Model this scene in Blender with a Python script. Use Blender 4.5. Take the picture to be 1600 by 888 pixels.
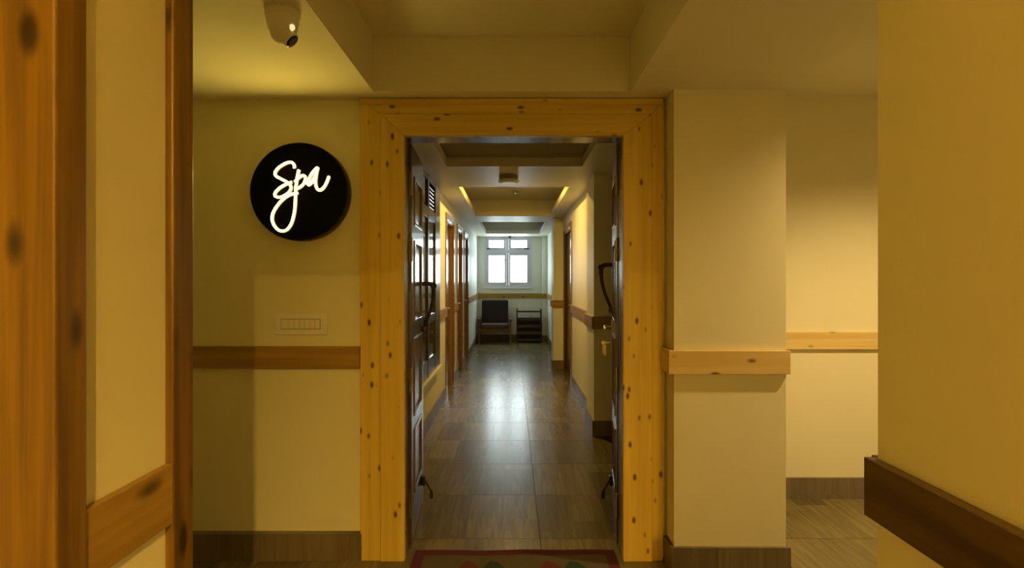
import bpy, math, random
from mathutils import Vector, Matrix
random.seed(7)
PI = math.pi
scene = bpy.context.scene
for o in list(bpy.data.objects):
    bpy.data.objects.remove(o)
C = scene.collection

# ------------------------------------------------------------------ camera
F_PX = 870.0                      # focal length in pixels of the 1600 px wide frame
EYE = 1.395
cam_d = bpy.data.cameras.new('camera')
cam_d.sensor_width = 36.0
cam_d.lens = F_PX / 1600 * 36.0
cam_d.shift_y = -9 / 1600
cam_d.clip_start = 0.05
cam = bpy.data.objects.new('camera', cam_d)
cam.location = (0, 0, EYE)
cam.rotation_euler = (PI / 2, 0, 0)
C.objects.link(cam)
scene.camera = cam

# ------------------------------------------------------------------ world, light, exposure
world = bpy.data.worlds.new('overcast_sky')
scene.world = world
world.use_nodes = True
bg = world.node_tree.nodes['Background']
bg.inputs['Color'].default_value = (0.84, 0.97, 1.0, 1)
bg.inputs['Strength'].default_value = 14.6
scene.view_settings.view_transform = 'Standard'
scene.view_settings.look = 'None'
scene.view_settings.gamma = 1.0
scene.view_settings.use_curve_mapping = False
scene.view_settings.exposure = 0.12

WARM = (1.0, 0.60, 0.13)
WARM_SIDE = (1.0, 0.69, 0.30)
LAMP_ENTRY = 780.0     # flush lamp in the passage the camera stands in
LAMP_SIDE = 195.0      # recessed downlight in the side passage
LAMP_CORR = 29.0      # recessed downlights in the lit ceiling recess
SIGN_STRENGTH = 80.0

def lamp(name, kind, loc, power, color=WARM, rot=(0, 0, 0), parent=None, **kw):
    d = bpy.data.lights.new(name, kind)
    d.energy = power
    d.color = color
    for k, v in kw.items():
        setattr(d, k, v)
    o = bpy.data.objects.new(name, d)
    o.location = loc
    o.rotation_euler = rot
    C.objects.link(o)
    if parent:
        o.parent = parent
    return o

# light portal: only tells the renderer that the sky enters through the window
pl = lamp('window_portal', 'AREA', (-0.09, 12.72, 1.76), 1.0, (1, 1, 1), (-PI / 2, 0, 0), shape='RECTANGLE', size=1.1, size_y=1.2)
pl.data.cycles.is_portal = True

# ------------------------------------------------------------------ helpers
class MB:
    def __init__(s, o=(0, 0, 0)):
        s.v, s.f, s.o, s.smooth = [], [], Vector(o), set()
    def add(s, vs, fs, smooth=False):
        n = len(s.v)
        s.v += [Vector(p) - s.o for p in vs]
        for f in fs:
            if smooth:
                s.smooth.add(len(s.f))
            s.f.append([i + n for i in f])
        return s
    def box(s, x0, x1, y0, y1, z0, z1, M=None):
        vs = [(x, y, z) for z in (z0, z1) for y in (y0, y1) for x in (x0, x1)]
        if M is not None:
            vs = [M @ Vector(p) for p in vs]
        return s.add(vs, [(0, 2, 3, 1), (4, 5, 7, 6), (0, 1, 5, 4), (2, 6, 7, 3), (0, 4, 6, 2), (1, 3, 7, 5)])
    def prism(s, poly, axis, a, b):
        """poly: list of 2D points; axis 'X': (y,z), 'Y': (x,z), 'Z': (x,y)"""
        def P(p, t):
            return {'X': (t, p[0], p[1]), 'Y': (p[0], t, p[1]), 'Z': (p[0], p[1], t)}[axis]
        n = len(poly)
        vs = [P(p, a) for p in poly] + [P(p, b) for p in poly]
        fs = [tuple(range(n)), tuple(reversed(range(n, 2 * n)))]
        fs += [(i, i + n, (i + 1) % n + n, (i + 1) % n) for i in range(n)]
        return s.add(vs, fs)
    def tube(s, pts, r, n=10, caps=True):
        pts = [Vector(p) for p in pts]
        if not hasattr(r, '__len__'):
            r = [r] * len(pts)
        vs, fs = [], []
        up = None
        for i, p in enumerate(pts):
            t = (pts[min(i + 1, len(pts) - 1)] - pts[max(i - 1, 0)]).normalized()
            if up is None:
                up = Vector((0, 1, 0)) if abs(t.y) < 0.9 else Vector((1, 0, 0))
            a = (up - t * up.dot(t)).normalized()
            up = a
            b = t.cross(a)
            for k in range(n):
                q = 2 * PI * k / n
                vs.append(p + (a * math.cos(q) + b * math.sin(q)) * r[i])
        for i in range(len(pts) - 1):
            for k in range(n):
                k2 = (k + 1) % n
                fs.append((i * n + k, i * n + k2, (i + 1) * n + k2, (i + 1) * n + k))
        s.add(vs, fs, True)
        if caps:
            s.add(vs[:n], [tuple(reversed(range(n)))])
            s.add(vs[-n:], [tuple(range(n))])
        return s
    def lathe(s, prof, center=(0, 0, 0), M=None, n=32):
        """prof: (radius, height) pairs, turned about local Z"""
        vs, fs = [], []
        for r, h in prof:
            for k in range(n):
                q = 2 * PI * k / n
                p = Vector((r * math.cos(q), r * math.sin(q), h))
                if M is not None:
                    p = M @ p
                vs.append(p + Vector(center))
        m = len(prof)
        for i in range(m - 1):
            for k in range(n):
                k2 = (k + 1) % n
                fs.append((i * n + k, i * n + k2, (i + 1) * n + k2, (i + 1) * n + k))
        s.add(vs, fs, True)
        s.add(vs[:n], [tuple(reversed(range(n)))])
        s.add(vs[-n:], [tuple(range(n))])
        return s
    def mesh(s, name):
        me = bpy.data.meshes.new(name)
        me.from_pydata([tuple(v) for v in s.v], [], s.f)
        for i in s.smooth:
            me.polygons[i].use_smooth = True
        me.update()
        return me
    def build(s, name, mat, parent=None, bevel=0.0):
        import bmesh
        me = s.mesh(name)
        bm = bmesh.new(); bm.from_mesh(me)
        bmesh.ops.recalc_face_normals(bm, faces=bm.faces)
        bm.to_mesh(me); bm.free()
        me.materials.append(mat)
        o = bpy.data.objects.new(name, me)
        C.objects.link(o)
        if parent is not None:
            o.parent = parent
            if parent.type == 'EMPTY':
                pass
        if parent is None:
            o.location = s.o
        if bevel:
            m = o.modifiers.new('bevel', 'BEVEL')
            m.width = bevel; m.segments = 2; m.limit_method = 'ANGLE'
        return o

def tag(o, label, cat, group=None, kind=None):
    o['label'] = label
    o['category'] = cat
    if group: o['group'] = group
    if kind: o['kind'] = kind
    return o

def empty(name, loc, label, cat, group=None, kind=None):
    o = bpy.data.objects.new(name, None)
    o.empty_display_size = 0.1
    o.location = loc
    C.objects.link(o)
    return tag(o, label, cat, group, kind)

def struct(name, mb, mat, label, cat, bevel=0.0):
    return tag(mb.build(name, mat, None, bevel), label, cat, None, 'structure')

def crom(pts, n=6):
    """Catmull-Rom through 2D/3D points"""
    P = [Vector(p) for p in pts]
    out = []
    for i in range(len(P) - 1):
        a, b, c, d = P[max(i - 1, 0)], P[i], P[i + 1], P[min(i + 2, len(P) - 1)]
        for k in range(n):
            t = k / n
            out.append(0.5 * ((2 * b) + (c - a) * t + (2 * a - 5 * b + 4 * c - d) * t * t + (3 * b - a - 3 * c + d) * t ** 3))
    out.append(P[-1])
    return out

# ------------------------------------------------------------------ materials
def new_mat(name):
    m = bpy.data.materials.new(name)
    m.use_nodes = True
    nt = m.node_tree
    return m, nt, nt.nodes['Principled BSDF']

def N(nt, kind, **kw):
    n = nt.nodes.new(kind)
    for k, v in kw.items():
        setattr(n, k, v)
    return n

def plain(name, col, rough=0.5, metal=0.0, coat=0.0, spec=0.5):
    m, nt, b = new_mat(name)
    b.inputs['Base Color'].default_value = (*col, 1)
    b.inputs['Roughness'].default_value = rough
    b.inputs['Metallic'].default_value = metal
    b.inputs['Coat Weight'].default_value = coat
    b.inputs['Specular IOR Level'].default_value = spec
    no = N(nt, 'ShaderNodeTexNoise'); no.inputs['Scale'].default_value = 60
    bu = N(nt, 'ShaderNodeBump'); bu.inputs['Strength'].default_value = 0.03; bu.inputs['Distance'].default_value = 0.002
    nt.links.new(no.outputs['Fac'], bu.inputs['Height']); nt.links.new(bu.outputs['Normal'], b.inputs['Normal'])
    return m

def plaster(name, col, rough=0.75):
    m, nt, b = new_mat(name)
    tc = N(nt, 'ShaderNodeTexCoord')
    n1 = N(nt, 'ShaderNodeTexNoise'); n1.inputs['Scale'].default_value = 2.3; n1.inputs['Detail'].default_value = 4
    mix = N(nt, 'ShaderNodeMix', data_type='RGBA')
    mix.inputs['A'].default_value = (*[c * 0.95 for c in col], 1)
    mix.inputs['B'].default_value = (*[min(1, c * 1.04) for c in col], 1)
    n2 = N(nt, 'ShaderNodeTexNoise'); n2.inputs['Scale'].default_value = 170; n2.inputs['Detail'].default_value = 2
    bu = N(nt, 'ShaderNodeBump'); bu.inputs['Strength'].default_value = 0.12; bu.inputs['Distance'].default_value = 0.0015
    nt.links.new(tc.outputs['Object'], n1.inputs['Vector']); nt.links.new(tc.outputs['Object'], n2.inputs['Vector'])
    nt.links.new(n1.outputs['Fac'], mix.inputs['Factor']); nt.links.new(mix.outputs['Result'], b.inputs['Base Color'])
    nt.links.new(n2.outputs['Fac'], bu.inputs['Height']); nt.links.new(bu.outputs['Normal'], b.inputs['Normal'])
    b.inputs['Roughness'].default_value = rough
    b.inputs['Specular IOR Level'].default_value = 0.3
    return m

def wood(name, light, dark, knot, axis='Z', rough=0.42, knots=True, coat=0.0, kd=0.105, ks=(3.2, 8.0)):
    """board with straight grain along an axis, annual lines and knots"""
    m, nt, b = new_mat(name)
    L = nt.links.new
    tc = N(nt, 'ShaderNodeTexCoord')
    oi = N(nt, 'ShaderNodeObjectInfo')
    off = N(nt, 'ShaderNodeVectorMath', operation='SCALE'); off.inputs[0].default_value = (13.1, 7.7, 9.3)
    L(oi.outputs['Random'], off.inputs['Scale'])
    ad = N(nt, 'ShaderNodeVectorMath', operation='ADD')
    L(tc.outputs['Object'], ad.inputs[0]); L(off.outputs[0], ad.inputs[1])
    i = 'XYZ'.index(axis)
    def scaled(a, c):
        v = [c, c, c]; v[i] = a
        s = N(nt, 'ShaderNodeVectorMath', operation='MULTIPLY'); s.inputs[1].default_value = v
        L(ad.outputs[0], s.inputs[0])
        return s.outputs[0]
    # knots
    vo = N(nt, 'ShaderNodeTexVoronoi'); vo.inputs['Scale'].default_value = 1.0
    L(scaled(*ks), vo.inputs['Vector'])
    # grain bent round the knots
    g1 = N(nt, 'ShaderNodeTexNoise'); g1.inputs['Scale'].default_value = 1.0; g1.inputs['Detail'].default_value = 4; g1.inputs['Distortion'].default_value = 0.4
    L(scaled(1.1, 26), g1.inputs['Vector'])
    g2 = N(nt, 'ShaderNodeTexNoise'); g2.inputs['Scale'].default_value = 1.0; g2.inputs['Detail'].default_value = 3
    L(scaled(4, 190), g2.inputs['Vector'])
    r1 = N(nt, 'ShaderNodeMapRange'); r1.inputs['From Min'].default_value = 0.32; r1.inputs['From Max'].default_value = 0.68
    L(g1.outputs['Fac'], r1.inputs['Value'])
    ma = N(nt, 'ShaderNodeMath', operation='MULTIPLY_ADD'); ma.inputs[1].default_value = 0.45; ma.inputs[2].default_value = -0.1
    L(g2.outputs['Fac'], ma.inputs[0])
    sm = N(nt, 'ShaderNodeMath', operation='ADD', use_clamp=True)
    L(r1.outputs[0], sm.inputs[0]); L(ma.outputs[0], sm.inputs[1])
    mix = N(nt, 'ShaderNodeMix', data_type='RGBA')
    mix.inputs['A'].default_value = (*light, 1); mix.inputs['B'].default_value = (*dark, 1)
    L(sm.outputs[0], mix.inputs['Factor'])
    col = mix.outputs['Result']
    if knots:
        kr = N(nt, 'ShaderNodeMapRange', interpolation_type='SMOOTHSTEP')
        kr.inputs['From Min'].default_value = kd * 0.55; kr.inputs['From Max'].default_value = kd * 1.7
        kr.inputs['To Min'].default_value = 1.0; kr.inputs['To Max'].default_value = 0.0
        L(vo.outputs['Distance'], kr.inputs['Value'])
        mk = N(nt, 'ShaderNodeMix', data_type='RGBA'); mk.inputs['B'].default_value = (*knot, 1)
        L(col, mk.inputs['A']); L(kr.outputs[0], mk.inputs['Factor'])
        col = mk.outputs['Result']
    L(col, b.inputs['Base Color'])
    bu = N(nt, 'ShaderNodeBump'); bu.inputs['Strength'].default_value = 0.15; bu.inputs['Distance'].default_value = 0.001
    L(sm.outputs[0], bu.inputs['Height']); L(bu.outputs['Normal'], b.inputs['Normal'])
    b.inputs['Roughness'].default_value = rough
    b.inputs['Coat Weight'].default_value = coat
    b.inputs['Coat Roughness'].default_value = 0.12
    return m

def plank_tile(name, a, b_, c, rough, axis='Y', width=0.2):
    """wood-print porcelain tile: printed planks along one axis"""
    m, nt, b = new_mat(name)
    L = nt.links.new
    tc = N(nt, 'ShaderNodeTexCoord'); oi = N(nt, 'ShaderNodeObjectInfo')
    sp = N(nt, 'ShaderNodeSeparateXYZ'); L(tc.outputs['Object'], sp.inputs[0])
    across = sp.outputs['X'] if axis == 'Y' else sp.outputs['Y']
    along = sp.outputs['Y'] if axis == 'Y' else sp.outputs['X']
    if axis == 'Z':
        su = N(nt, 'ShaderNodeMath', operation='ADD'); L(sp.outputs['X'], su.inputs[0]); L(sp.outputs['Y'], su.inputs[1])
        across = su.outputs[0]; along = sp.outputs['Z']
    dv = N(nt, 'ShaderNodeMath', operation='DIVIDE'); L(across, dv.inputs[0]); dv.inputs[1].default_value = width
    fl = N(nt, 'ShaderNodeMath', operation='FLOOR'); L(dv.outputs[0], fl.inputs[0])
    rn = N(nt, 'ShaderNodeMath', operation='MULTIPLY'); L(oi.outputs['Random'], rn.inputs[0]); rn.inputs[1].default_value = 57.0
    wn0 = N(nt, 'ShaderNodeTexWhiteNoise', noise_dimensions='2D')
    cv0 = N(nt, 'ShaderNodeCombineXYZ'); L(fl.outputs[0], cv0.inputs[0]); L(rn.outputs[0], cv0.inputs[1]); L(cv0.outputs[0], wn0.inputs['Vector'])
    sh = N(nt, 'ShaderNodeMath', operation='MULTIPLY_ADD'); L(along, sh.inputs[0]); sh.inputs[1].default_value = 1.1; L(wn0.outputs['Value'], sh.inputs[2])
    fl2 = N(nt, 'ShaderNodeMath', operation='FLOOR'); L(sh.outputs[0], fl2.inputs[0])
    cv = N(nt, 'ShaderNodeCombineXYZ'); L(fl.outputs[0], cv.inputs[0]); L(rn.outputs[0], cv.inputs[1]); L(fl2.outputs[0], cv.inputs[2])
    wn = N(nt, 'ShaderNodeTexWhiteNoise', noise_dimensions='3D'); L(cv.outputs[0], wn.inputs['Vector'])
    # grain
    gs = N(nt, 'ShaderNodeCombineXYZ')
    m1 = N(nt, 'ShaderNodeMath', operation='MULTIPLY'); L(across, m1.inputs[0]); m1.inputs[1].default_value = 34
    m2 = N(nt, 'ShaderNodeMath', operation='MULTIPLY'); L(along, m2.inputs[0]); m2.inputs[1].default_value = 2.6
    m3 = N(nt, 'ShaderNodeMath', operation='MULTIPLY'); L(wn.outputs['Value'], m3.inputs[0]); m3.inputs[1].default_value = 40
    L(m1.outputs[0], gs.inputs[0]); L(m2.outputs[0], gs.inputs[1]); L(m3.outputs[0], gs.inputs[2])
    g = N(nt, 'ShaderNodeTexNoise'); g.inputs['Scale'].default_value = 1; g.inputs['Detail'].default_value = 6; g.inputs['Distortion'].default_value = 0.9
    L(gs.outputs[0], g.inputs['Vector'])
    mixp = N(nt, 'ShaderNodeMath', operation='MULTIPLY_ADD', use_clamp=True); L(wn.outputs['Value'], mixp.inputs[0]); mixp.inputs[1].default_value = 0.42
    gm = N(nt, 'ShaderNodeMapRange'); L(g.outputs['Fac'], gm.inputs['Value'])
    gm.inputs['From Min'].default_value = 0.15; gm.inputs['From Max'].default_value = 0.85; gm.inputs['To Max'].default_value = 0.6
    L(gm.outputs[0], mixp.inputs[2])
    cr = N(nt, 'ShaderNodeValToRGB')
    e = cr.color_ramp.elements
    e[0].position = 0.05; e[0].color = (*a, 1); e[1].position = 0.95; e[1].color = (*c, 1)
    k = e.new(0.5); k.color = (*b_, 1)
    L(mixp.outputs[0], cr.inputs['Fac']); L(cr.outputs['Color'], b.inputs['Base Color'])
    rr = N(nt, 'ShaderNodeMapRange'); L(g.outputs['Fac'], rr.inputs['Value'])
    rr.inputs['To Min'].default_value = rough - 0.03; rr.inputs['To Max'].default_value = rough + 0.06
    L(rr.outputs[0], b.inputs['Roughness'])
    bu = N(nt, 'ShaderNodeBump'); bu.inputs['Strength'].default_value = 0.05; bu.inputs['Distance'].default_value = 0.001
    L(g.outputs['Fac'], bu.inputs['Height']); L(bu.outputs['Normal'], b.inputs['Normal'])
    b.inputs['Specular IOR Level'].default_value = 0.29
    return m

def emit(name, col, strength):
    m, nt, b = new_mat(name)
    b.inputs['Base Color'].default_value = (*col, 1)
    b.inputs['Emission Color'].default_value = (*col, 1)
    b.inputs['Emission Strength'].default_value = strength
    return m

WALL = plaster('cream_wall_paint', (0.80, 0.745, 0.50))
WALL_C = plaster('offwhite_corridor_paint', (0.76, 0.775, 0.68), 0.55)
CEIL = plaster('ceiling_paint', (0.80, 0.75, 0.54), 0.8)
CEIL_C = plaster('corridor_ceiling_paint', (0.74, 0.72, 0.62), 0.45)
YL, YD, YK = (0.76, 0.56, 0.11), (0.62, 0.42, 0.07), (0.15, 0.06, 0.012)
PINE = {a: wood('yellow_pine_' + a.lower(), YL, YD, YK, a, kd=0.13, ks=(9.0, 18.0)) for a in 'XYZ'}
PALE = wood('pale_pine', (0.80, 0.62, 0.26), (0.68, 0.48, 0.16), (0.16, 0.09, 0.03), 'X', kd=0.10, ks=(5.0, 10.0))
BL, BD, BK = (0.44, 0.27, 0.05), (0.30, 0.17, 0.028), (0.035, 0.012, 0.005)
BROWN = {a: wood('brown_pine_' + a.lower(), BL, BD, BK, a, 0.4) for a in 'XYZ'}
POST = wood('stained_post_pine', (0.27, 0.15, 0.014), (0.12, 0.062, 0.007), (0.03, 0.011, 0.004), 'Z', 0.4, kd=0.16, ks=(6.0, 14.0))
DARK_BROWN = wood('dark_brown_wood', (0.14, 0.078, 0.022), (0.06, 0.032, 0.010), (0.02, 0.01, 0.005), 'Y', 0.4, kd=0.05)  # darker brown than the other dado rails
DARK = {a: wood('dark_polished_teak_' + a.lower(), (0.085, 0.038, 0.014), (0.045, 0.018, 0.007), (0, 0, 0), a, 0.30, knots=False, coat=0.45) for a in 'XYZ'}
MOULD = wood('bronze_stained_moulding', (0.20, 0.105, 0.03), (0.13, 0.06, 0.018), (0, 0, 0), 'Z', 0.25, knots=False, coat=0.6)
FRAMEW = {a: wood('orange_stained_door_frame_' + a.lower(), (0.33, 0.17, 0.045), (0.21, 0.10, 0.025), (0.06, 0.02, 0.01), a, 0.25, knots=False, coat=0.5) for a in 'YZ'}
TILE = plank_tile('wood_print_floor_tile', (0.078, 0.062, 0.023), (0.15, 0.12, 0.047), (0.27, 0.213, 0.09), 0.235)
SKIRT = plank_tile('wood_print_skirting_tile', (0.09, 0.07, 0.042), (0.17, 0.135, 0.085), (0.25, 0.20, 0.13), 0.4, 'Z', 0.17)
GROUT = plain('grout', (0.09, 0.075, 0.055), 0.9)
BLACKDISC = plain('matt_black_acrylic', (0.003, 0.003, 0.0025), 0.7, 0, 0, 0.08)
RIM = plain('black_sign_rim', (0.03, 0.028, 0.022), 0.4)
HALO = emit('glowing_silicone_side', (1.0, 0.72, 0.14), 0.8)
NEON = emit('warm_white_neon', (1.0, 0.74, 0.15), SIGN_STRENGTH)
IVORY = plain('ivory_plastic', (0.82, 0.78, 0.68), 0.35)
WHITE_PL = plain('white_plastic', (0.8, 0.79, 0.75), 0.4)
UPVC = plain('white_upvc', (0.62, 0.62, 0.72), 0.4)
BLACK = plain('black_plastic', (0.006, 0.007, 0.007), 0.4)
LENS = plain('black_lens', (0.004, 0.004, 0.005), 0.08)
BRONZE = plain('dark_bronze', (0.055, 0.038, 0.022), 0.35, 0.9)
STEEL = plain('brushed_steel', (0.45, 0.42, 0.36), 0.35, 1.0)
BRASS = plain('aged_brass', (0.16, 0.125, 0.07), 0.5, 0.9)
RUBBER = plain('black_rubber', (0.01, 0.01, 0.01), 0.7)
GREYLAMP = plain('grey_lamp_body', (0.30, 0.29, 0.27), 0.5)
OPAL = plain('opal_diffuser', (0.88, 0.88, 0.86), 0.4)
FABRIC = plain('dark_brown_fabric', (0.024, 0.015, 0.015), 0.95)
FABRIC2 = plain('mauve_brown_fabric', (0.09, 0.052, 0.05), 0.95)
CHAIRW = wood('chair_wood', (0.16, 0.085, 0.04), (0.10, 0.05, 0.022), (0, 0, 0), 'Z', 0.4, knots=False)
RUG_R = plain('maroon_wool', (0.07, 0.004, 0.009), 1.0)
RUG_B = plain('olive_brown_wool', (0.075, 0.055, 0.018), 1.0)
RUG_RED = plain('red_wool', (0.10, 0.014, 0.010), 1.0)
RUG_G = plain('green_wool', (0.012, 0.035, 0.014), 1.0)
GREENLED = emit('green_indicator', (0.25, 1.0, 0.35), 0.6)
SLIP_G = plain('green_rubber', (0.07, 0.17, 0.13), 0.6)
SLIP_W = plain('pale_foam', (0.35, 0.42, 0.40), 0.7)

def glass_mat():
    m, nt, b = new_mat('window_glass')
    out = nt.nodes['Material Output']
    tr = N(nt, 'ShaderNodeBsdfTransparent'); gl = N(nt, 'ShaderNodeBsdfGlossy'); gl.inputs['Roughness'].default_value = 0.02
    mx = N(nt, 'ShaderNodeMixShader'); mx.inputs[0].default_value = 0.06
    tr.inputs['Color'].default_value = (0.95, 0.97, 0.97, 1)
    nt.links.new(tr.outputs[0], mx.inputs[1]); nt.links.new(gl.outputs[0], mx.inputs[2]); nt.links.new(mx.outputs[0], out.inputs['Surface'])
    return m
GLASS = glass_mat()
DGLASS = plain('dark_reflective_glass', (0.10, 0.08, 0.04), 0.05, 0.0, 0.0, 1.0)
LAMPGLOW = emit('lit_warm_diffuser', (1.0, 0.72, 0.3), 4.0)

# ------------------------------------------------------------------ levels
CZ = 2.285            # lobby ceiling
KZ = 2.33             # corridor ceiling
DADO = (0.946, 1.056)
SK = 0.133
FW = 2.78             # face of the door wall
END = 12.5            # window wall of the corridor

# ------------------------------------------------------------------ floor: slab + tiles
floor = struct('floor', MB().box(-2.6, 4.4, -2.9, 12.9, -0.12, -0.003), GROUT, 'brown wood-print tiled floor of lobby and corridor', 'floor')
tile_mb = MB().box(-0.598, 0.598, -0.298, 0.298, -0.003, 0.0)
tile_me = tile_mb.mesh('tile'); tile_me.materials.append(TILE)
for j in range(-10, 17):
    y = 2.982 + 0.6 * j + 0.3
    for i in range(-3, 4):
        x = 0.15 + 1.2 * i + 0.6
        if y > 3.65 and i not in (-1, 0):
            continue
        if y < 0.9 and i not in (-2, -1, 0):
            continue
        if x + 0.6 < -2.5 or x - 0.6 > 4.2:
            continue
        t = bpy.data.objects.new('tile', tile_me)
        t.location = (x, y, 0); t.parent = floor
        C.objects.link(t)

# ------------------------------------------------------------------ walls
w = MB()
w.box(-2.5, -0.60, FW, 2.90, 0, 2.7)
w.box(0.62, 0.95, FW, 2.90, 0, 2.7)
w.box(-0.60, 0.62, FW, 2.90, 2.16, 2.7)
struct('wall_front', w, WALL, 'cream wall around the spa doorway with the round sign', 'wall')
struct('wall_column', MB().box(0.762, 1.289, 2.62, FW, 0, 2.7).box(0.95, 1.289, FW, 4.2, 0, 2.7), WALL,
       'cream projecting pillar right of the pine door frame', 'wall')
struct('wall_side_passage', MB().box(1.289, 4.2, 3.53, 3.68, 0, 2.7), WALL, 'brightly lit cream wall at the back of the side passage', 'wall')
struct('wall_side_end', MB().box(4.0, 4.2, 1.05, 3.53, 0, 2.7), WALL, 'far end wall of the side passage', 'wall')
struct('wall_right', MB().box(0.69, 0.86, -2.7, 1.05, 0, 2.95).box(0.86, 4.2, 0.90, 1.05, 0, 2.8), WALL,
       'large plain olive-lit wall close to the viewer on the right', 'wall')
struct('wall_left', MB().box(-0.80, -0.635, 0.807, 1.02, 0, 2.95).box(-2.5, -0.80, 0.87, 1.02, 0, 2.95).box(-2.15, -2.0, -2.7, 0.87, 0, 2.95)
       .box(-0.85, -0.80, 0.807, 0.87, 0, 2.95), WALL, 'narrow cream wall panel between the two pine posts at left', 'wall')
struct('wall_lobby_left', MB().box(-2.5, -2.35, 1.02, FW, 0, 2.7), WALL, 'left end wall of the lobby', 'wall')
struct('wall_back', MB().box(-2.15, 0.86, -2.85, -2.7, 0, 2.95), WALL, 'wall behind the viewer', 'wall')
struct('wall_header', MB().box(-0.80, 0.69, 0.93, 1.05, 1.945, 2.95), WALL, 'lintel over the opening into the lobby', 'wall')

# corridor walls
wl = MB()
def wl_seg(y0, y1, z0=0.0, z1=2.7):
    wl.box(-0.93, -0.78, y0, y1, z0, z1)
DL = [(6.58, 7.38), (7.95, 8.62), (9.10, 9.76)]          # left doors
UNIT = (4.20, 5.80)
wl_seg(2.90, UNIT[0]); wl_seg(UNIT[0], UNIT[1], 0, 0.50); wl_seg(UNIT[1], DL[0][0]); wl_seg(DL[0][1], DL[1][0]); wl_seg(DL[1][1], DL[2][0]); wl_seg(DL[2][1], END + 0.15)
wl_seg(UNIT[0], UNIT[1], KZ, 2.7)
for a, b in DL:
    wl_seg(a, b, 2.10, 2.7)
wl.box(-1.12, -0.93, 2.90, END + 0.15, 0, 2.7)
struct('wall_corridor_left', wl, WALL_C, 'long left corridor wall with three dark doors', 'wall')
wr = MB()
DR = (7.36, 8.34)
wr.box(0.785, 0.95, 5.40, DR[0], 0, 2.7); wr.box(0.785, 0.95, DR[0], DR[1], 2.08, 2.7); wr.box(0.785, 0.95, DR[1], END + 0.15, 0, 2.7)
wr.box(0.95, 1.1, 4.2, END + 0.15, 0, 2.7)
struct('wall_corridor_right', wr, WALL_C, 'long right corridor wall with one dark door', 'wall')
struct('wall_pilaster_near', MB().box(0.725, 0.95, 4.93, 5.40, 0, KZ), WALL_C, 'shaded corridor pilaster behind the right door leaf', 'wall')
struct('wall_pilaster_far', MB().box(0.635, 0.785, 8.56, 8.95, 0, KZ), WALL_C, 'yellow-lit pilaster beyond the right corridor door', 'wall')
struct('wall_pilaster_end', MB().box(0.672, 0.785, 12.3, END, 0, KZ), WALL_C, 'narrow corner pilaster beside the black rack', 'wall')
WX0, WX1, WZ0, WZ1 = -0.618, 0.440, 1.19, 2.318
we = MB()
we.box(-1.1, WX0, END, END + 0.15, 0, 2.7); we.box(WX1, 1.1, END, END + 0.15, 0, 2.7)
we.box(WX0, WX1, END, END + 0.15, 0, WZ0); we.box(WX0, WX1, END, END + 0.15, WZ1, 2.7)
struct('wall_end', we, WALL_C, 'daylit end wall of the corridor holding the window', 'wall')

# ------------------------------------------------------------------ ceilings
c = MB()
cx0, cx1, cy0, cy1 = -0.661, 0.5635, 1.25, 2.65
TOP = 2.546
c.box(-2.5, cx0, 1.02, FW, CZ, TOP + 0.1); c.box(cx1, 1.289, 1.02, FW, CZ, TOP + 0.1)
c.box(cx0, cx1, 1.02, cy0, CZ, TOP + 0.1); c.box(cx0, cx1, cy1, FW, CZ, TOP + 0.1)
c.box(cx0, cx1, cy0, cy1, TOP, TOP + 0.1)
struct('ceiling', c, CEIL, 'cream lobby ceiling with a rectangular recess before the door', 'ceiling')
struct('ceiling_side', MB().box(1.289, 4.2, 1.0, 3.6, 2.55, 2.7), CEIL, 'higher pale ceiling of the side passage', 'ceiling')
struct('ceiling_entry', MB().box(-2.1, 0.9, -2.8, 1.0, 2.85, 2.95), CEIL, 'ceiling above the viewer', 'ceiling')
k = MB()
KX0, KX1 = -0.545, 0.585
RECESS = [(3.2, 4.65), (5.69, 8.39), (9.24, 11.70)]
LIP = 0.075; RT = 2.585; SB = 0.10
ys = [2.90] + [v for r in RECESS for v in r] + [END]
for i in range(0, len(ys), 2):
    k.box(KX0, KX1, ys[i], ys[i + 1], KZ, KZ + LIP)
k.box(-0.95, KX0, 2.90, END, KZ, KZ + LIP); k.box(KX1, 1.0, 2.90, END, KZ, KZ + LIP)
# upper part, set back behind the lip
ys2 = [2.90] + [v for r in RECESS for v in (r[0] - SB, r[1] + SB)] + [END]
for i in range(0, len(ys2), 2):
    k.box(KX0 - SB, KX1 + SB, ys2[i], ys2[i + 1], KZ + LIP, RT + 0.1)
k.box(-0.95, KX0 - SB, 2.90, END, KZ + LIP, RT + 0.1); k.box(KX1 + SB, 1.0, 2.90, END, KZ + LIP, RT + 0.1)
for r in RECESS:
    k.box(KX0 - SB, KX1 + SB, r[0] - SB, r[1] + SB, RT, RT + 0.1)
struct('ceiling_corridor', k, CEIL_C, 'corridor ceiling with three stepped recesses', 'ceiling')

# ------------------------------------------------------------------ skirting
def skirt(name, mb, label):
    return struct(name, mb, SKIRT, label, 'skirting')
e_ = 0.016
skirt('baseboard_front', MB().box(-2.35, -0.742, FW - e_ - 0.02, FW, 0, SK), 'grey-brown skirting under the switch plate wall')
skirt('baseboard_column', MB().box(0.762 - e_, 1.289 + e_, 2.62 - e_, 2.62, 0, SK).box(0.762 - e_, 0.762, 2.62, 2.735, 0, SK).box(1.289, 1.289 + e_, 2.62, 3.53, 0, SK),
      'grey-brown skirting wrapped round the cream pillar')
skirt('baseboard_side_passage', MB().box(1.306, 4.0, 3.53 - e_, 3.53, 0, SK), 'skirting of the bright side passage wall')
skirt('baseboard_right', MB().box(0.69 - e_, 0.69, -2.7, 1.05 + e_, 0, SK).box(0.69, 4.0, 1.05, 1.05 + e_, 0, SK), 'skirting of the near right wall')
skirt('baseboard_left', MB().box(-0.635, -0.635 + e_, 0.808, 1.019, 0, SK), 'skirting between the two pine posts')
b = MB()
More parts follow.
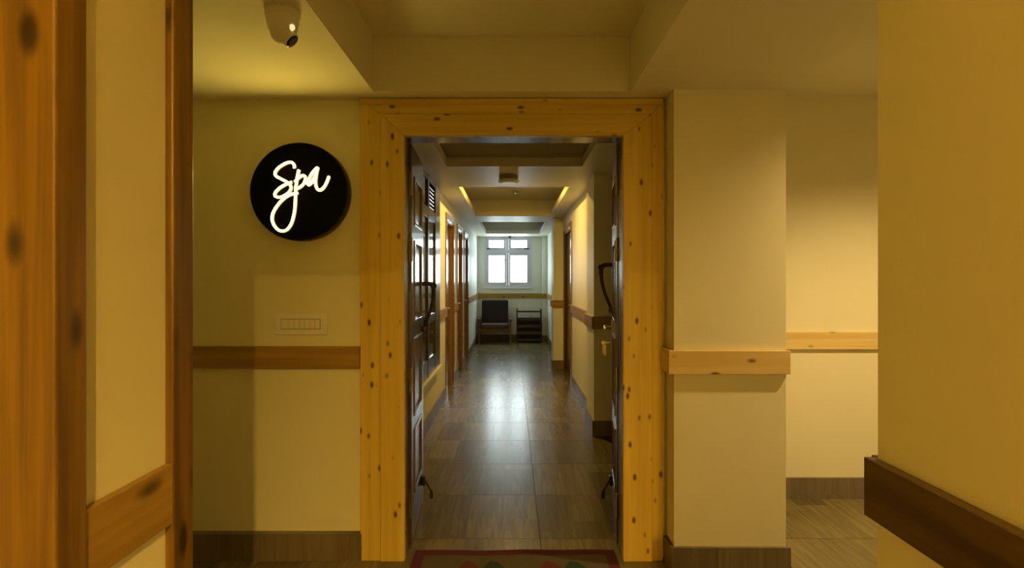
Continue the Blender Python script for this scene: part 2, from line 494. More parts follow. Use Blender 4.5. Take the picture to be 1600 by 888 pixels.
for y0, y1 in [(2.92, DL[0][0] - 0.07), (DL[0][1] + 0.07, DL[1][0] - 0.07), (DL[1][1] + 0.07, DL[2][0] - 0.07), (DL[2][1] + 0.07, END)]:
    b.box(-0.78, -0.78 + e_, y0, y1, 0, SK)
skirt('baseboard_corridor_left', b, 'skirting along the left corridor wall')
b = MB()
b.box(0.725 - e_, 0.725, 4.93 - e_, 5.40 + e_, 0, SK).box(0.725, 0.95, 4.93 - e_, 4.93, 0, SK)
b.box(0.785 - e_, 0.785, 5.40 + e_, DR[0] - 0.07, 0, SK)
b.box(0.635 - e_, 0.635, 8.56 - e_, 8.95 + e_, 0, SK).box(0.635, 0.785, 8.56 - e_, 8.56, 0, SK)
b.box(0.785 - e_, 0.785, 8.97, 12.3, 0, SK).box(0.672 - e_, 0.785, 12.3 - e_, 12.3, 0, SK)
skirt('baseboard_corridor_right', b, 'skirting along the right corridor wall and its pilasters')
skirt('baseboard_end', MB().box(-0.76, 0.655, END - e_, END, 0, SK), 'skirting behind armchair and rack')

# ------------------------------------------------------------------ dado rails
d0, d1 = DADO
def rail(name, mb, mat, label):
    return struct(name, mb, mat, label, 'dado rail', 0.002)
rail('trim_1', MB().box(-2.35, -0.755, FW - 0.022, FW, d0, d1), BROWN['X'], 'brown knotty dado rail below the switch plate')
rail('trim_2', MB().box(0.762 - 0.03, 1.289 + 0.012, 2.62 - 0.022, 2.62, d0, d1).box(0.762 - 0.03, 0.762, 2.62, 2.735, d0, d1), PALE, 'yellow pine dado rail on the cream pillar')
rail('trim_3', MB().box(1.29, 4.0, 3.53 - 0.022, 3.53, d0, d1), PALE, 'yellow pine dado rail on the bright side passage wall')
rail('trim_4', MB().box(0.668, 0.69, -2.7, 1.058, d0, d1).box(0.69, 4.0, 1.05, 1.07, d0, d1), DARK_BROWN, 'dark brown dado rail on the near right wall')
rail('trim_5', MB().box(-0.635, -0.621, 0.807, 1.02, d0, d1), BROWN['Y'], 'brown pine dado rail between the two pine posts')
rail('trim_6', MB().box(-0.78, -0.755, 5.82, DL[0][0] - 0.071, d0, d1), BROWN['Y'], 'short dado piece between internal window and first left door')
rail('trim_7', MB().box(-0.78, -0.758, DL[0][1] + 0.071, DL[1][0] - 0.071, d0, d1), BROWN['Y'], 'short dado piece between first and second left doors')
rail('trim_8', MB().box(-0.78, -0.758, DL[2][1] + 0.071, END, d0, d1), BROWN['Y'], 'dado rail on the left wall beyond the last left door')
rail('trim_9', MB().box(-0.758, 0.672, END - 0.022, END, d0, d1), BROWN['X'], 'brown dado rail under the window')
rail('trim_10', MB().box(0.703, 0.725, 4.908, 5.42, d0, d1).box(0.725, 0.95, 4.908, 4.93, d0, d1), BROWN['X'], 'dado rail wrapped round the shaded near pilaster')
rail('trim_11', MB().box(0.763, 0.785, 5.421, DR[0] - 0.071, d0, d1), BROWN['Y'], 'dado rail on the yellow-lit right corridor wall')
rail('trim_12', MB().box(0.613, 0.635, 8.538, 8.97, d0, d1).box(0.635, 0.785, 8.538, 8.56, d0, d1), BROWN['X'], 'dado rail wrapped round the far yellow pilaster')
rail('trim_13', MB().box(0.763, 0.785, 8.971, 12.278, d0, d1).box(0.65, 0.785, 12.278, 12.3, d0, d1), BROWN['Y'], 'dado rail on the right wall near the rack')

# ------------------------------------------------------------------ pine posts at left
struct('trim_post_near', MB().box(-0.85, -0.615, 0.75, 0.807, 0, 2.85), POST, 'wide orange pine post at the far left edge', 'post', 0.004)
struct('trim_post_far', MB().box(-0.80, -0.620, 1.02, 1.085, 0, 2.7), POST, 'slim brown pine post capping the left wall end', 'post', 0.004)

# ------------------------------------------------------------------ pine door frame
OX0, OX1, OZ = -0.531, 0.547, 2.097
MX0, MX1, MZ = -0.648, 0.689, 2.204
AX0, AX1, AZ = -0.749, 0.757, 2.281
df = empty('door_frame', (0.008, 2.78, 0), 'knotty yellow pine door frame around the spa doorway', 'door frame')
O = df.location
yf, yb = 2.738, 2.779
MB(O).prism([(MX0, 0), (OX0, 0), (OX0, OZ), (MX0, MZ)], 'Y', yf, yb).build('jamb_board', PINE['Z'], df, 0.003)
MB(O).prism([(OX1, 0), (MX1, 0), (MX1, MZ), (OX1, OZ)], 'Y', yf, yb).build('jamb_board', PINE['Z'], df, 0.003)
MB(O).prism([(OX0, OZ), (OX1, OZ), (MX1, MZ), (MX0, MZ)], 'Y', yf, yb).build('head_board', PINE['X'], df, 0.003)
ya = 2.746
MB(O).prism([(AX0, 0), (MX0 - .001, 0), (MX0 - .001, MZ), (AX0, AZ)], 'Y', ya, yb).build('architrave', PINE['Z'], df, 0.003)
MB(O).prism([(MX1 + .001, 0), (AX1 - .012, 0), (AX1 - .012, AZ), (MX1 + .001, MZ)], 'Y', ya, yb).build('architrave', PINE['Z'], df, 0.003)
MB(O).prism([(MX0 - .001, MZ + .001), (MX1 + .001, MZ + .001), (AX1 - .012, AZ), (AX0, AZ)], 'Y', ya, yb).build('architrave', PINE['X'], df, 0.003)
MB(O).box(AX0 - .004, AX1 - .012, ya - 0.008, ya, AZ - 0.03, AZ).build('cornice_strip', PINE['X'], df, 0.003)
MB(O).box(-0.598, OX0 - 0.004, 2.78, 2.899, 0, 2.16).build('jamb_lining', DARK['Z'], df)
MB(O).box(OX1 + 0.004, 0.618, 2.78, 2.899, 0, 2.16).build('jamb_lining', DARK['Z'], df)
MB(O).box(OX0 - 0.004, OX1 + 0.004, 2.78, 2.899, OZ + 0.002, 2.16).build('head_lining', MOULD, df)

# ------------------------------------------------------------------ double door leaves
def leaf(name, side, hinge, angle, label, handle_z):
    """leaf in its local frame: hinge edge at y=0, opens along +y; inner face towards the opening at x=0, outer face at x=-side*t"""
    root = empty(name, hinge, label, 'door', None, 'structure')
    root.rotation_euler = (0, 0, angle)
    W, T, H0, H1 = 0.555, 0.037, 0.012, 2.10
    s = side                     # +1: left leaf, the face looks to +x ; -1: right leaf
    def bx(x0, x1, y0, y1, z0, z1, mb=None):
        a, b = sorted((s * x0, s * x1))
        return (mb or MB()).box(a, b, y0, y1, z0, z1)
    zs = [(0.235, 0.58), (0.65, 1.07), (1.15, 1.60), (1.68, 1.945)]
    st = 0.10
    # stiles and rails around the recessed panels
    bx(-T, 0, 0, st, H0, H1).build('hinge_stile', DARK['Z'], root, 0.002)
    bx(-T, 0, W - st, W, H0, H1).build('lock_stile', DARK['Z'], root, 0.002)
    edges = [H0] + [z for p in zs for z in p] + [H1]
    for i in range(0, len(edges), 2):
        bx(-T, -0.0005, st, W - st, edges[i], edges[i + 1]).build('rail', DARK['Y'], root, 0.002)
    for z0, z1 in zs:
        p = MB()
        y0, y1 = st, W - st
        # raised panel with sloping border
        for sgn, xf in ((1, -0.012), (-1, -T + 0.012)):
            xr = xf + sgn * 0.008
            vs = [(s * xf, y0, z0), (s * xf, y1, z0), (s * xf, y1, z1), (s * xf, y0, z1),
                  (s * xr, y0 + .05, z0 + .05), (s * xr, y1 - .05, z0 + .05), (s * xr, y1 - .05, z1 - .05), (s * xr, y0 + .05, z1 - .05)]
            p.add(vs, [(0, 1, 5, 4), (1, 2, 6, 5), (2, 3, 7, 6), (3, 0, 4, 7), (4, 5, 6, 7)])
        pan = p.build('panel', DARK['Z'], root)
        f = MB()
        bw, bp = 0.018, 0.006
        bx(-0.012, bp, y0, y0 + bw, z0, z1, f); bx(-0.012, bp, y1 - bw, y1, z0, z1, f)
        bx(-0.012, bp, y0 + bw, y1 - bw, z0, z0 + bw, f); bx(-0.012, bp, y0 + bw, y1 - bw, z1 - bw, z1, f)
        f.build('panel_moulding', MOULD, pan, 0.003)
    for zc in (1.89, 1.545, 0.865, 0.21):
        h = MB()
        bx(-T + 0.004, -0.003, -0.003, 0.0005, zc - 0.062, zc + 0.062, h)
        hp = h.build('hinge_plate', BRASS, root)
        kn = MB()
        kn.tube([(s * 0.001, -0.004, zc - 0.062), (s * 0.001, -0.004, zc + 0.062)], 0.005, 8)
        for q in (-0.04, -0.013, 0.013, 0.04):
            kn.lathe([(0.004, 0), (0.004, 0.0015)], (s * -0.018, -0.003, zc + q), Matrix.Rotation(PI / 2, 4, 'X').to_3x3(), 8)
        kn.build('knuckle_and_screws', STEEL, hp)
    # swan-neck pull handle
    hy = W - 0.055
    z = handle_z
    hd = empty_part = None
    pts = [(0.0, 0.0), (0.03, 0.002), (0.055, -0.002), (0.068, -0.02), (0.069, -0.06), (0.063, -0.11), (0.048, -0.17), (0.028, -0.22), (0.014, -0.255)]
    rad = [0.013, 0.013, 0.014, 0.014, 0.011, 0.0105, 0.010, 0.0095, 0.009]
    P = crom([(s * a, hy, z + b) for a, b in pts], 4)
    R = [rad[min(int(i / 4), 8)] for i in range(len(P))]
    hm = MB().tube(P, R, 10)
    hm.lathe([(0.001, -0.016), (0.011, -0.012), (0.016, 0), (0.011, 0.012), (0.001, 0.016)], (s * 0.074, hy, z - 0.012), None, 12)
    hobj = hm.build('pull_handle', BRONZE, root)
    MB().lathe([(0.001, -0.02), (0.012, -0.015), (0.016, 0), (0.012, 0.013), (0.003, 0.02)], (s * 0.012, hy, z - 0.275), None, 14).build('handle_foot', BRASS, hobj)
    # fold-down door holder
    zb = 0.17
    bk = bx(0, 0.022, W - 0.10, W - 0.055, zb - 0.028, zb + 0.028).build('door_holder', BRONZE, root, 0.003)
    MB().tube([(s * 0.018, W - 0.078, zb), (s * 0.034, W - 0.078, zb - 0.03), (s * 0.055, W - 0.078, zb - 0.07)], 0.005, 8).build('holder_arm', BRONZE, bk)
    MB().tube([(s * 0.055, W - 0.078, zb - 0.062), (s * 0.058, W - 0.078, zb - 0.085), (s * 0.058, W - 0.078, zb - 0.112)], [0.007, 0.010, 0.011], 10).build('rubber_foot', RUBBER, bk)
    return root
lf = leaf('door_1', 1, (-0.523, 2.905, 0), math.radians(3.0), 'dark polished left door leaf standing open inward', 1.36)
rf = leaf('door_2', -1, (0.545, 2.905, 0), math.radians(-8.0), 'dark polished right door leaf with lock and keys', 1.475)
# lock, lever and keys on the right leaf
lk = MB().box(-0.006, 0, 0.485, 0.53, 0.93, 1.14).build('lock_plate', STEEL, rf, 0.002)
lv = MB()
lv.tube([(-0.004, 0.507, 1.10), (-0.045, 0.507, 1.10)], 0.010, 10)
lv.tube([(-0.045, 0.507, 1.10), (-0.047, 0.46, 1.098), (-0.045, 0.41, 1.09)], [0.010, 0.009, 0.007], 10)
lv.build('lever', STEEL, lk)
ky = MB()
ky.lathe([(0.009, 0), (0.009, 0.012)], (0, 0.507, 1.0), Matrix.Rotation(-PI / 2, 3, 'Y'), 12)
ky.box(-0.050, -0.012, 0.506, 0.508, 0.995, 1.005)
ky.lathe([(0.013, -0.001), (0.013, 0.001)], (-0.055, 0.507, 1.0), Matrix.Rotation(PI / 2, 3, 'X'), 12)
ky.box(-0.060, -0.052, 0.500, 0.502, 0.93, 0.985)
ky.box(-0.050, -0.040, 0.511, 0.513, 0.92, 0.985)
ky.build('key', STEEL, lk)

# ------------------------------------------------------------------ corridor doors
def corridor_door(name, side, y0, y1, top, label, jm=FRAMEW):
    """side -1: in the left wall (x=-0.78), +1: in the right wall (x=0.785)"""
    X = -0.78 if side < 0 else 0.785
    root = empty(name, (X, (y0 + y1) / 2, 0), label, 'door', None, 'structure')
    o = root.location
    def bx(a, b, *r):
        p, q = sorted((X + side * a, X + side * b))
        return MB(o).box(p, q, *r)
    t = 0.035
    bx(0.0, 0.10, y0 + .001, y0 + t, 0, top - 0.001).build('jamb', jm['Z'], root)
    bx(0.0, 0.10, y1 - t, y1 - .001, 0, top - 0.001).build('jamb', jm['Z'], root)
    bx(0.0, 0.10, y0 + t, y1 - t, top - t, top - 0.001).build('head', jm['Y'], root)
    aw = 0.07
    bx(-0.014, 0, y0 - aw, y0 + .001, 0, top + aw).build('architrave', FRAMEW['Z'], root, 0.003)
    bx(-0.014, 0, y1 - .001, y1 + aw, 0, top + aw).build('architrave', FRAMEW['Z'], root, 0.003)
    bx(-0.014, 0, y0 + .001, y1 - .001, top, top + aw).build('architrave', FRAMEW['Y'], root, 0.003)
    lf = bx(0.038, 0.076, y0 + t + .003, y1 - t - .003, 0.008, top - t - 0.003).build('door_leaf', DARK['Z'], root)
    w = (y1 - y0 - 2 * t)
    for z0, z1 in ((0.2, 0.85), (1.1, top - 0.2)):
        bx(0.033, 0.038, y0 + t + .12, y1 - t - .12, z0, z1).build('raised_panel', DARK['Z'], lf, 0.004)
    yh = y0 + t + 0.07
    hm = bx(0.033, 0.038, yh - 0.02, yh + 0.02, 0.95, 1.10)
    a, b_ = X + side * 0.036, X + side * -0.010
    hm.tube([(a, yh, 1.03), (b_, yh, 1.03), (b_, yh + 0.02, 1.03), (b_, yh + 0.11, 1.028)], 0.008, 8)
    hm.build('lever_handle', STEEL, lf)
corridor_door('door_3', -1, *DL[0], 2.10, 'nearest of the three dark doors on the left corridor wall')
corridor_door('door_4', -1, *DL[1], 2.10, 'middle of the three dark doors on the left corridor wall')
corridor_door('door_5', -1, *DL[2], 2.10, 'farthest of the three dark doors on the left corridor wall')
corridor_door('door_6', 1, *DR, 2.08, 'only dark door on the right corridor wall', DARK)

# ------------------------------------------------------------------ internal window with louvre (left corridor wall)
iw = empty('window_2', (-0.78, 5.0, 0.5), 'dark wooden internal window with louvre behind the left door leaf', 'window', None, 'structure')
o = iw.location
u0, u1, zb, zt, zm = UNIT[0], UNIT[1], 0.50, KZ, 1.985
xa, xb = -0.86, -0.745
xb = -0.750
m0, m1, p0 = 4.98, 5.06, u1 - 0.33
MB(o).box(xa, xb, u0, u0 + 0.09, zb, zt).build('frame_post', DARK['Z'], iw, 0.003)
MB(o).box(xa, xb, p0, u1, zb, zt).build('frame_post', DARK['Z'], iw, 0.003)
MB(o).box(xa, xb, m0, m1, zb, zt).build('frame_post', DARK['Z'], iw, 0.003)
for y0, y1 in ((u0 + 0.09, m0), (m1, p0)):
    MB(o).box(xa, xb - 0.003, y0, y1, zb, zb + 0.16).build('bottom_rail', DARK['Y'], iw, 0.003)
    MB(o).box(xa, xb - 0.003, y0, y1, zm - 0.05, zm + 0.05).build('transom', DARK['Y'], iw, 0.003)
    MB(o).box(xa, xb - 0.003, y0, y1, zt - 0.05, zt - 0.001).build('head_rail', DARK['Y'], iw, 0.003)
    MB(o).box(-0.771, -0.765, y0, y1, zb + 0.16, zm - 0.05).build('pane', DGLASS, iw)
MB(o).box(xa, xb - 0.005, m1, p0, 0.98, 1.06).build('middle_rail', DARK['Y'], iw, 0.003)
MB(o).box(-0.771, -0.765, u0 + 0.09, m0, zm + 0.05, zt - 0.05).build('pane', DGLASS, iw)
for i in range(6):
    z = zm + 0.07 + i * 0.036
    MB(o).prism([(-0.835, z + 0.026), (-0.83, z + 0.032), (-0.757, z + 0.002), (-0.762, z - 0.004)], 'Y', m1, p0).build('louvre_slat', FRAMEW['Y'], iw)
MB(o).box(-0.858, -0.85, m1, p0, zm + 0.05, zt - 0.05).build('louvre_backing', BLACK, iw)
MB(o).box(-0.78, -0.728, u0 - 0.02, u1 + 0.01, zb - 0.03, zb - 0.001).build('window_sill', WALL_C, iw, 0.003)
MB(o).tube([(-0.752, p0 + 0.04, 0.86), (-0.735, p0 + 0.04, 0.86)], 0.012, 10).build('knob', STEEL, iw)

# ------------------------------------------------------------------ window at the corridor end
wn = empty('window_1', (-0.089, END, WZ0), 'bright white-framed four-pane window at the corridor end', 'window', None, 'structure')
o = wn.location
y0, y1 = END - 0.012, END + 0.07
fw = 0.045
g = 0.002
MB(o).box(WX0, WX0 + fw, y0, y1, WZ0, WZ1 - g).build('window_frame', UPVC, wn, 0.004)
MB(o).box(WX1 - fw, WX1, y0, y1, WZ0, WZ1 - g).build('window_frame', UPVC, wn, 0.004)
MB(o).box(WX0 + fw, WX1 - fw, y0, y1, WZ1 - 0.04, WZ1 - g).build('window_frame', UPVC, wn, 0.004)
MB(o).box(WX0 + fw, WX1 - fw, y0, y1, WZ0, WZ0 + fw).build('window_frame', UPVC, wn, 0.004)
MB(o).box(WX0 + fw, WX1 - fw, y0, y1, 1.965, 2.025).build('transom', UPVC, wn, 0.004)
MB(o).box(-0.125, -0.07, y0 + .002, y1, WZ0 + fw, 1.965).build('mullion', UPVC, wn, 0.004)
MB(o).box(-0.135, -0.075, y0 + .002, y1, 2.025, WZ1 - 0.04).build('mullion', UPVC, wn, 0.004)
MB(o).box(WX0 - 0.03, WX1 + 0.03, END - 0.03, END, WZ0 - 0.03, WZ0 - 0.001).build('window_sill', WHITE_PL, wn, 0.003)
def sash(x0, x1, z0, z1, px0, px1, pz0, pz1):
    yy0, yy1 = END + 0.004, END + 0.052
    m = MB(o).box(x0, px0, yy0, yy1, z0, z1).box(px1, x1, yy0, yy1, z0, z1).box(px0, px1, yy0, yy1, z0, pz0).box(px0, px1, yy0, yy1, pz1, z1)
    s = m.build('sash', UPVC, wn)
    MB(o).box(px0 - .005, px1 + .005, END + 0.026, END + 0.032, pz0 - .005, pz1 + .005).build('pane', GLASS, s)
    return s
s1 = sash(WX0 + fw, -0.126, WZ0 + fw, 1.965, -0.518, -0.165, 1.31, 1.905)
s2 = sash(-0.069, WX1 - fw, WZ0 + fw, 1.965, -0.030, 0.335, 1.31, 1.905)
s3 = sash(WX0 + fw, -0.136, 2.026, WZ1 - 0.041, -0.515, -0.19, 2.085, 2.25)
s4 = sash(-0.074, WX1 - fw, 2.026, WZ1 - 0.041, -0.015, 0.33, 2.085, 2.25)
MB(o).box(-0.152, -0.142, END - 0.02, END + 0.004, 1.55, 1.67).build('handle', WHITE_PL, s1, 0.002)
MB(o).box(-0.056, -0.046, END - 0.02, END + 0.004, 1.55, 1.67).build('handle', WHITE_PL, s2, 0.002)
for s, xs in ((s3, (-0.57, -0.49)), (s4, (0.27, 0.39))):
    MB(o).box(xs[0], xs[1], END - 0.02, END + 0.004, 2.05, 2.068).build('stay', BRONZE, s)
    MB(o).box(-0.44 if s is s3 else 0.08, -0.30 if s is s3 else 0.22, END - 0.006, END + 0.004, 2.052, 2.064).build('stay_bar', GREYLAMP, s)

# ------------------------------------------------------------------ spa sign
SC = Vector((-1.040, FW, 1.818))
sg = empty('spa_sign', SC, 'round black wall sign with glowing cursive lettering spa', 'sign')
RX = Matrix.Rotation(PI / 2, 3, 'X')
TH = 0.062
MB().lathe([(0.238, 0.0), (0.240, 0.004), (0.240, TH - 0.002), (0.238, TH)], (0, 0, 0), RX, 96).build('rim', RIM, sg)
MB().lathe([(0.2365, TH), (0.2365, TH + 0.002)], (0, 0, 0), RX, 96).build('face_disc', BLACKDISC, sg)
def zpt(p):
    return Vector(((p[0] - 426) * 0.000592, -(TH + 0.010), -(p[1] - 443) * 0.000592))
strokes = {
 'letter_s': [[(395, 252), (392, 225), (372, 205), (340, 206), (300, 225), (262, 252), (237, 288), (242, 315), (280, 338), (325, 362), (358, 388), (366, 418), (348, 452), (305, 482), (262, 492), (236, 480), (240, 450), (280, 412), (330, 383), (374, 367)]],
 'letter_p': [[(432, 266), (420, 320), (409, 390), (404, 460), (402, 540), (392, 630), (368, 712), (330, 760), (285, 769), (245, 745), (216, 695), (214, 640), (238, 585), (288, 522), (350, 475), (424, 456)],
              [(398, 366), (430, 332), (466, 312), (486, 330), (476, 372), (450, 402), (416, 422)]],
 'letter_a': [[(484, 352), (500, 378), (514, 390), (540, 366), (566, 315), (586, 250), (548, 283), (518, 335), (509, 374)],
              [(586, 250), (574, 310), (568, 370), (580, 420), (604, 434), (634, 415), (660, 370), (679, 320)]],
}
def ribbon(path, w, y0, y1):
    """flat strip following a path in the sign's plane, square in section"""
    m = MB()
    n = len(path)
    vs, fs = [], []
    for i, p in enumerate(path):
        t = (path[min(i + 1, n - 1)] - path[max(i - 1, 0)]); t.y = 0
        t.normalize()
        q = Vector((-t.z, 0, t.x)) * w
        a, b = p + q, p - q
        vs += [(a.x, y0, a.z), (b.x, y0, b.z), (b.x, y1, b.z), (a.x, y1, a.z)]
    for i in range(n - 1):
        a, b = 4 * i, 4 * i + 4
        fs += [(a, a + 1, b + 1, b), (a + 1, a + 2, b + 2, b + 1), (a + 2, a + 3, b + 3, b + 2), (a + 3, a, b, b + 3)]
    fs += [(0, 3, 2, 1), (4 * n - 4, 4 * n - 3, 4 * n - 2, 4 * n - 1)]
    return m.add(vs, fs)
for nm, ss in strokes.items():
    base, glow = MB(), MB()
    for st in ss:
        P = [zpt(p) for p in crom(st, 6)]
        r1 = ribbon(P, 0.0068, -(TH + 0.0021), -(TH + 0.012)); base.add(r1.v, r1.f)
        r2 = ribbon(P, 0.0043, -(TH + 0.0121), -(TH + 0.0128)); glow.add(r2.v, r2.f)
    lt = base.build(nm, HALO, sg)
    glow.build('glowing_face', NEON, lt)

# ------------------------------------------------------------------ switch plate
sw = empty('switch_plate', (-1.05, FW, 1.167), 'ivory switch plate on the wall below the round sign', 'switch plate')
MB().box(-0.131, 0.131, -0.012, 0, -0.054, 0.054).build('plate', IVORY, sw, 0.003)
MB().box(-0.098, 0.098, -0.0135, -0.012, -0.026, 0.026).build('bezel', plain('shadow_gap_plastic', (0.30, 0.26, 0.2), 0.6), sw)
xs = [-0.096, -0.058, -0.032, -0.006, 0.020, 0.046, 0.072, 0.096]
for i in range(7):
    MB().box(xs[i] + .0008, xs[i + 1] - .0008, -0.017, -0.0135, -0.023, 0.023).build('rocker', IVORY, sw, 0.001)

# ------------------------------------------------------------------ security camera (turret) on the lobby ceiling
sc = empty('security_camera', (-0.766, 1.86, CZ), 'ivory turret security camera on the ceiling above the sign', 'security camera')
MB().lathe([(0.055, 0), (0.056, -0.006), (0.056, -0.018), (0.054, -0.022)], n=40).build('base_ring', IVORY, sc)
MB().lathe([(0.053, -0.022), (0.051, -0.036), (0.045, -0.062), (0.041, -0.070)], n=40).build('housing', IVORY, sc)
ball = MB().lathe([(0.0395 * math.sin(a), -0.066 - 0.0395 * math.cos(a) * -1 * -1) for a in [i * PI / 14 for i in range(0, 14)][::-1] if True][::-1] if False else
                  [(max(0.0008, 0.040 * math.sin(a)), -0.068 + 0.040 * math.cos(a)) for a in [i * PI / 16 for i in range(17)]], n=32).build('eyeball', IVORY, sc)
dirv = Vector((0.72, 0.03, -0.69)).normalized()
Q = dirv.to_track_quat('Z', 'Y').to_matrix()
cc = Vector((0, 0, -0.068))
MB().lathe([(0.028, 0.024), (0.028, 0.040), (0.025, 0.043)], cc, Q, 28).build('lens_shroud', IVORY, ball)
MB().lathe([(0.024, 0.0425), (0.024, 0.0445), (0.012, 0.0445)], cc, Q, 28).build('lens', LENS, ball)
d2 = Vector((0.62, -0.62, -0.48)).normalized()
MB().lathe([(0.011, -0.004), (0.011, 0.003), (0.008, 0.006)], (0.037, -0.019, -0.060), d2.to_track_quat('Z', 'Y').to_matrix(), 18).build('glint_spot', emit('painted_camera_glint', (1.0, 0.8, 0.4), 0.8), sc)  # emissive disc added to stand in for a bright glint on the housing

# ------------------------------------------------------------------ ceiling things in the corridor
cl = empty('ceiling_lamp', (-0.03, 5.08, KZ), 'unlit round surface lamp on the corridor ceiling', 'ceiling lamp')
MB().lathe([(0.088, 0), (0.088, -0.040), (0.084, -0.042)], n=40).build('body', GREYLAMP, cl)
MB().lathe([(0.097, -0.040), (0.097, -0.052), (0.085, -0.062), (0.06, -0.066)], n=40).build('diffuser', OPAL, cl)
sd = empty('smoke_detector', (0.045, 7.55, RT), 'small detector with green indicator in the lit ceiling recess', 'smoke detector')
MB().lathe([(0.05, 0), (0.05, -0.012), (0.04, -0.03), (0.02, -0.036)], n=28).build('body', plain('green_tinted_plastic', (0.30, 0.42, 0.16), 0.5), sd)
MB().lathe([(0.012, -0.036), (0.012, -0.040)], n=12).build('indicator', GREENLED, sd)
wc = empty('security_camera', (-0.045, 12.36, KZ), 'tiny black dome camera on the ceiling before the window', 'security camera')
MB().lathe([(0.030, 0), (0.030, -0.018)], n=24).build('base_ring', BLACK, wc)
MB().lathe([(0.028, -0.018), (0.027, -0.032), (0.018, -0.044), (0.004, -0.050)], n=24).build('dome', LENS, wc)

def downlight(loc, r, power, label, angle=None, col=WARM):
    e = empty('downlight', loc, label, 'downlight')
    MB().lathe([(r + 0.015, 0), (r + 0.015, -0.004), (r, -0.008)], n=32).build('trim_ring', WHITE_PL, e)
    MB().lathe([(r - 0.002, -0.008), (r - 0.002, -0.010)], n=32).build('diffuser', LAMPGLOW, e)
    if angle:
        lamp('bulb', 'SPOT', (0, 0, -0.02), power, col, (0, 0, 0), e, spot_size=angle, spot_blend=0.8, shadow_soft_size=0.03)
    else:
        lamp('bulb', 'AREA', (0, 0, -0.014), power, WARM, (0, 0, 0), e, shape='DISK', size=2 * r)
downlight((0.02, 6.35, RT), 0.06, LAMP_CORR, 'lit downlight hidden in the middle corridor recess')
downlight((2.25, 2.22, 2.55), 0.05, LAMP_SIDE, 'lit downlight in the side passage ceiling', math.radians(140), WARM_SIDE)
downlight((0.62, -2.10, 2.85), 0.05, LAMP_ENTRY, 'lit downlight above and behind the viewer', math.radians(165))

# ------------------------------------------------------------------ armchair
ac = empty('armchair', (-0.375, 12.12, 0), 'wooden armchair with dark brown cushions under the window', 'armchair')
hw = 0.335
for s in (-1, 1):
    MB().box(s * hw - 0.022, s * hw + 0.022, -0.27, -0.225, 0, 0.50).build('leg', CHAIRW, ac, 0.004)
    MB().box(s * hw - 0.022, s * hw + 0.022, 0.22, 0.265, 0, 0.50).build('leg', CHAIRW, ac, 0.004)
    MB().box(s * hw - 0.038, s * hw + 0.038, -0.31, 0.28, 0.50, 0.53).build('armrest', CHAIRW, ac, 0.008)
    MB().box(s * hw - 0.016, s * hw + 0.016, -0.225, 0.22, 0.24, 0.29).build('side_rail', CHAIRW, ac, 0.003)
MB().box(-hw + .022, hw - .022, -0.262, -0.235, 0.235, 0.315).build('front_rail', CHAIRW, ac, 0.003)
MB().box(-hw + .022, hw - .022, 0.23, 0.255, 0.24, 0.30).build('rear_rail', CHAIRW, ac, 0.003)
MB().box(-0.29, 0.29, -0.285, 0.16, 0.318, 0.415).build('seat_cushion', FABRIC2, ac, 0.025)
Mb = Matrix.Translation((0, 0.16, 0.40)) @ Matrix.Rotation(math.radians(-12), 4, 'X')
MB().box(-0.292, 0.292, -0.05, 0.05, 0.0, 0.52, Mb).build('back_cushion', FABRIC, ac, 0.028)

# ------------------------------------------------------------------ black rack
rk = empty('shoe_rack', (0.372, 12.20, 0), 'black four-tier rack beside the armchair', 'rack')
rw, ry = 0.262, 0.15
for sx in (-1, 1):
    for sy in (-1, 1):
        p = MB().box(sx * rw - 0.012, sx * rw + 0.012, sy * ry - 0.012, sy * ry + 0.012, 0, 0.70)
        p.lathe([(0.012, 0.70), (0.014, 0.712), (0.008, 0.725)], (sx * rw, sy * ry, 0), None, 12)
        p.build('post', BLACK, rk)
    MB().box(sx * rw - 0.006, sx * rw + 0.006, -ry + .012, ry - .012, 0.03, 0.62).build('side_panel', BLACK, rk)
SHELF = plain('dark_grey_plastic', (0.022, 0.026, 0.024), 0.45)
for z in (0.04, 0.19, 0.34, 0.495):
    sh = MB().box(-rw + .013, rw - .013, -ry - 0.01, ry, z, z + 0.012).build('shelf', BLACK, rk)
    MB().box(-rw + .013, rw - .013, -ry - 0.02, -ry - 0.0101, z - 0.01, z + 0.05).build('shelf_lip', SHELF, sh, 0.003)
for sy in (-1, 1):
    MB().box(-rw + .013, rw - .013, sy * ry - 0.008, sy * ry + 0.008, 0.655, 0.672).build('top_rail', BLACK, rk)
MB().box(-rw + .013, rw - .013, ry - 0.004, ry + 0.004, 0.03, 0.52).build('back_panel', BLACK, rk)
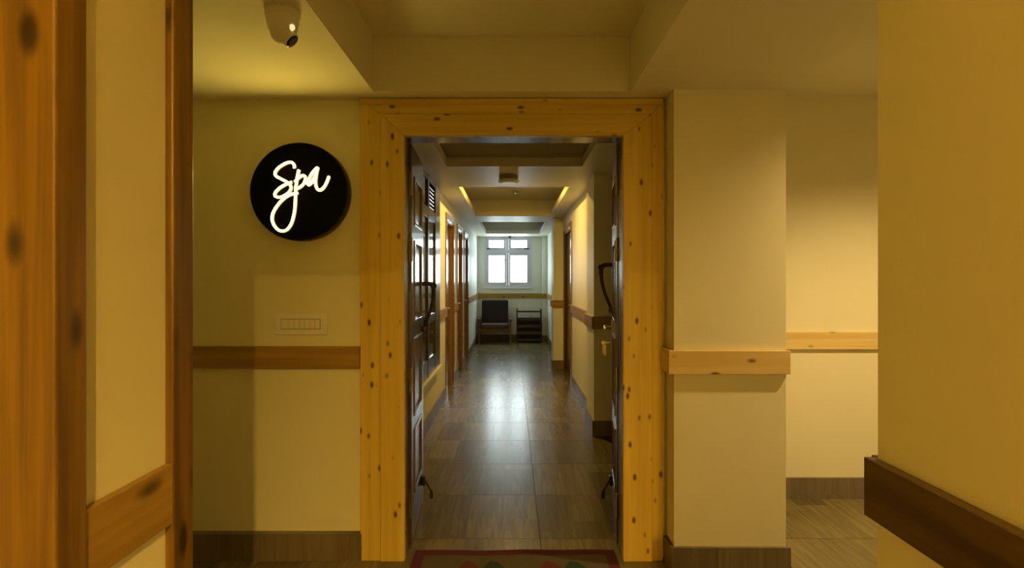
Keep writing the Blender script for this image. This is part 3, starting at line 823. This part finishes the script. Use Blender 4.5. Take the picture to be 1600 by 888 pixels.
def slipper(x, y, rz, mat, label, z=0.5075):
    e = empty('slipper', (0.372 + x, 12.20 + y, z), label, 'slipper', 'slippers on the rack')
    e.rotation_euler = (0, 0, rz)
    n = 20
    pts = []
    for i in range(n):
        q = 2 * PI * i / n
        yy = 0.115 * math.sin(q); xx = (0.040 + 0.007 * math.sin(q)) * math.cos(q)
        pts.append((xx, yy))
    MB().prism(pts, 'Z', 0, 0.022).build('sole', mat, e, 0.003)
    P = [(0.046 * math.cos(a), 0.03, 0.018 + 0.042 * math.sin(a)) for a in [PI * i / 10 for i in range(11)]]
    m = MB()
    vs, fs = [], []
    for dy, sc_ in ((-0.03, 1.0), (0.0, 1.05), (0.035, 0.95)):
        for p in P:
            vs.append((p[0], 0.03 + dy, 0.02 + (p[2] - 0.02) * sc_))
    for r_ in range(2):
        for i in range(10):
            fs.append((r_ * 11 + i, r_ * 11 + i + 1, (r_ + 1) * 11 + i + 1, (r_ + 1) * 11 + i))
    so = m.add(vs, fs, True).build('strap', mat, e)
    md = so.modifiers.new('thickness', 'SOLIDIFY'); md.thickness = 0.004
slipper(0.06, -0.02, 0.1, SLIP_G, 'green slipper on the rack top, left of the pair')
slipper(0.165, -0.02, -0.1, SLIP_W, 'pale slipper on the rack top, right of the pair')

# ------------------------------------------------------------------ rug
rg = empty('rug', (0.015, 2.3, 0), 'maroon-bordered woven rug at the spa doorway', 'rug')
hx, hy, bw = 0.505, 0.54, 0.052
def wavy(x):
    return 0.004 * math.sin(x * 7) + 0.003 * math.sin(x * 17 + 1)
def strip(x0, x1, y0, y1, z, n=16):
    m = MB()
    vs, fs = [], []
    for i in range(n + 1):
        x = x0 + (x1 - x0) * i / n
        wv = wavy(x)
        vs += [(x, y0 + wv, 0.0005), (x, y1 + wv, 0.0005), (x, y1 + wv, z), (x, y0 + wv, z)]
    for i in range(n):
        a, b = 4 * i, 4 * i + 4
        fs += [(a, a + 1, b + 1, b), (a + 1, a + 2, b + 2, b + 1), (a + 2, a + 3, b + 3, b + 2), (a + 3, a, b, b + 3)]
    fs += [(0, 3, 2, 1), (4 * n, 4 * n + 1, 4 * n + 2, 4 * n + 3)]
    return m.add(vs, fs)
strip(-hx, hx, hy - bw, hy, 0.009, 40).build('border', RUG_R, rg)
strip(-hx, hx, -hy, -hy + bw, 0.009, 40).build('border', RUG_R, rg)
strip(-hx, -hx + bw, -hy + bw, hy - bw, 0.009, 4).build('border', RUG_R, rg)
strip(hx - bw, hx, -hy + bw, hy - bw, 0.009, 4).build('border', RUG_R, rg)
strip(-hx + bw, hx - bw, -hy + bw, hy - bw, 0.008, 32).build('field', RUG_B, rg)
for j in range(3):
    for i in range(2):
        for q, mt in ((0, RUG_RED), (1, RUG_G)):
            x = -0.225 + 0.39 * i + 0.12 * q
            y = 0.385 - 0.3 * j
            t = 0.0098
            MB().prism([(x - 0.055, y - 0.04), (x - 0.015, y + 0.045), (x + 0.02, y + 0.028), (x + 0.055, y - 0.02), (x + 0.01, y - 0.1)], 'Z', 0.007, t).build('motif', mt, rg)
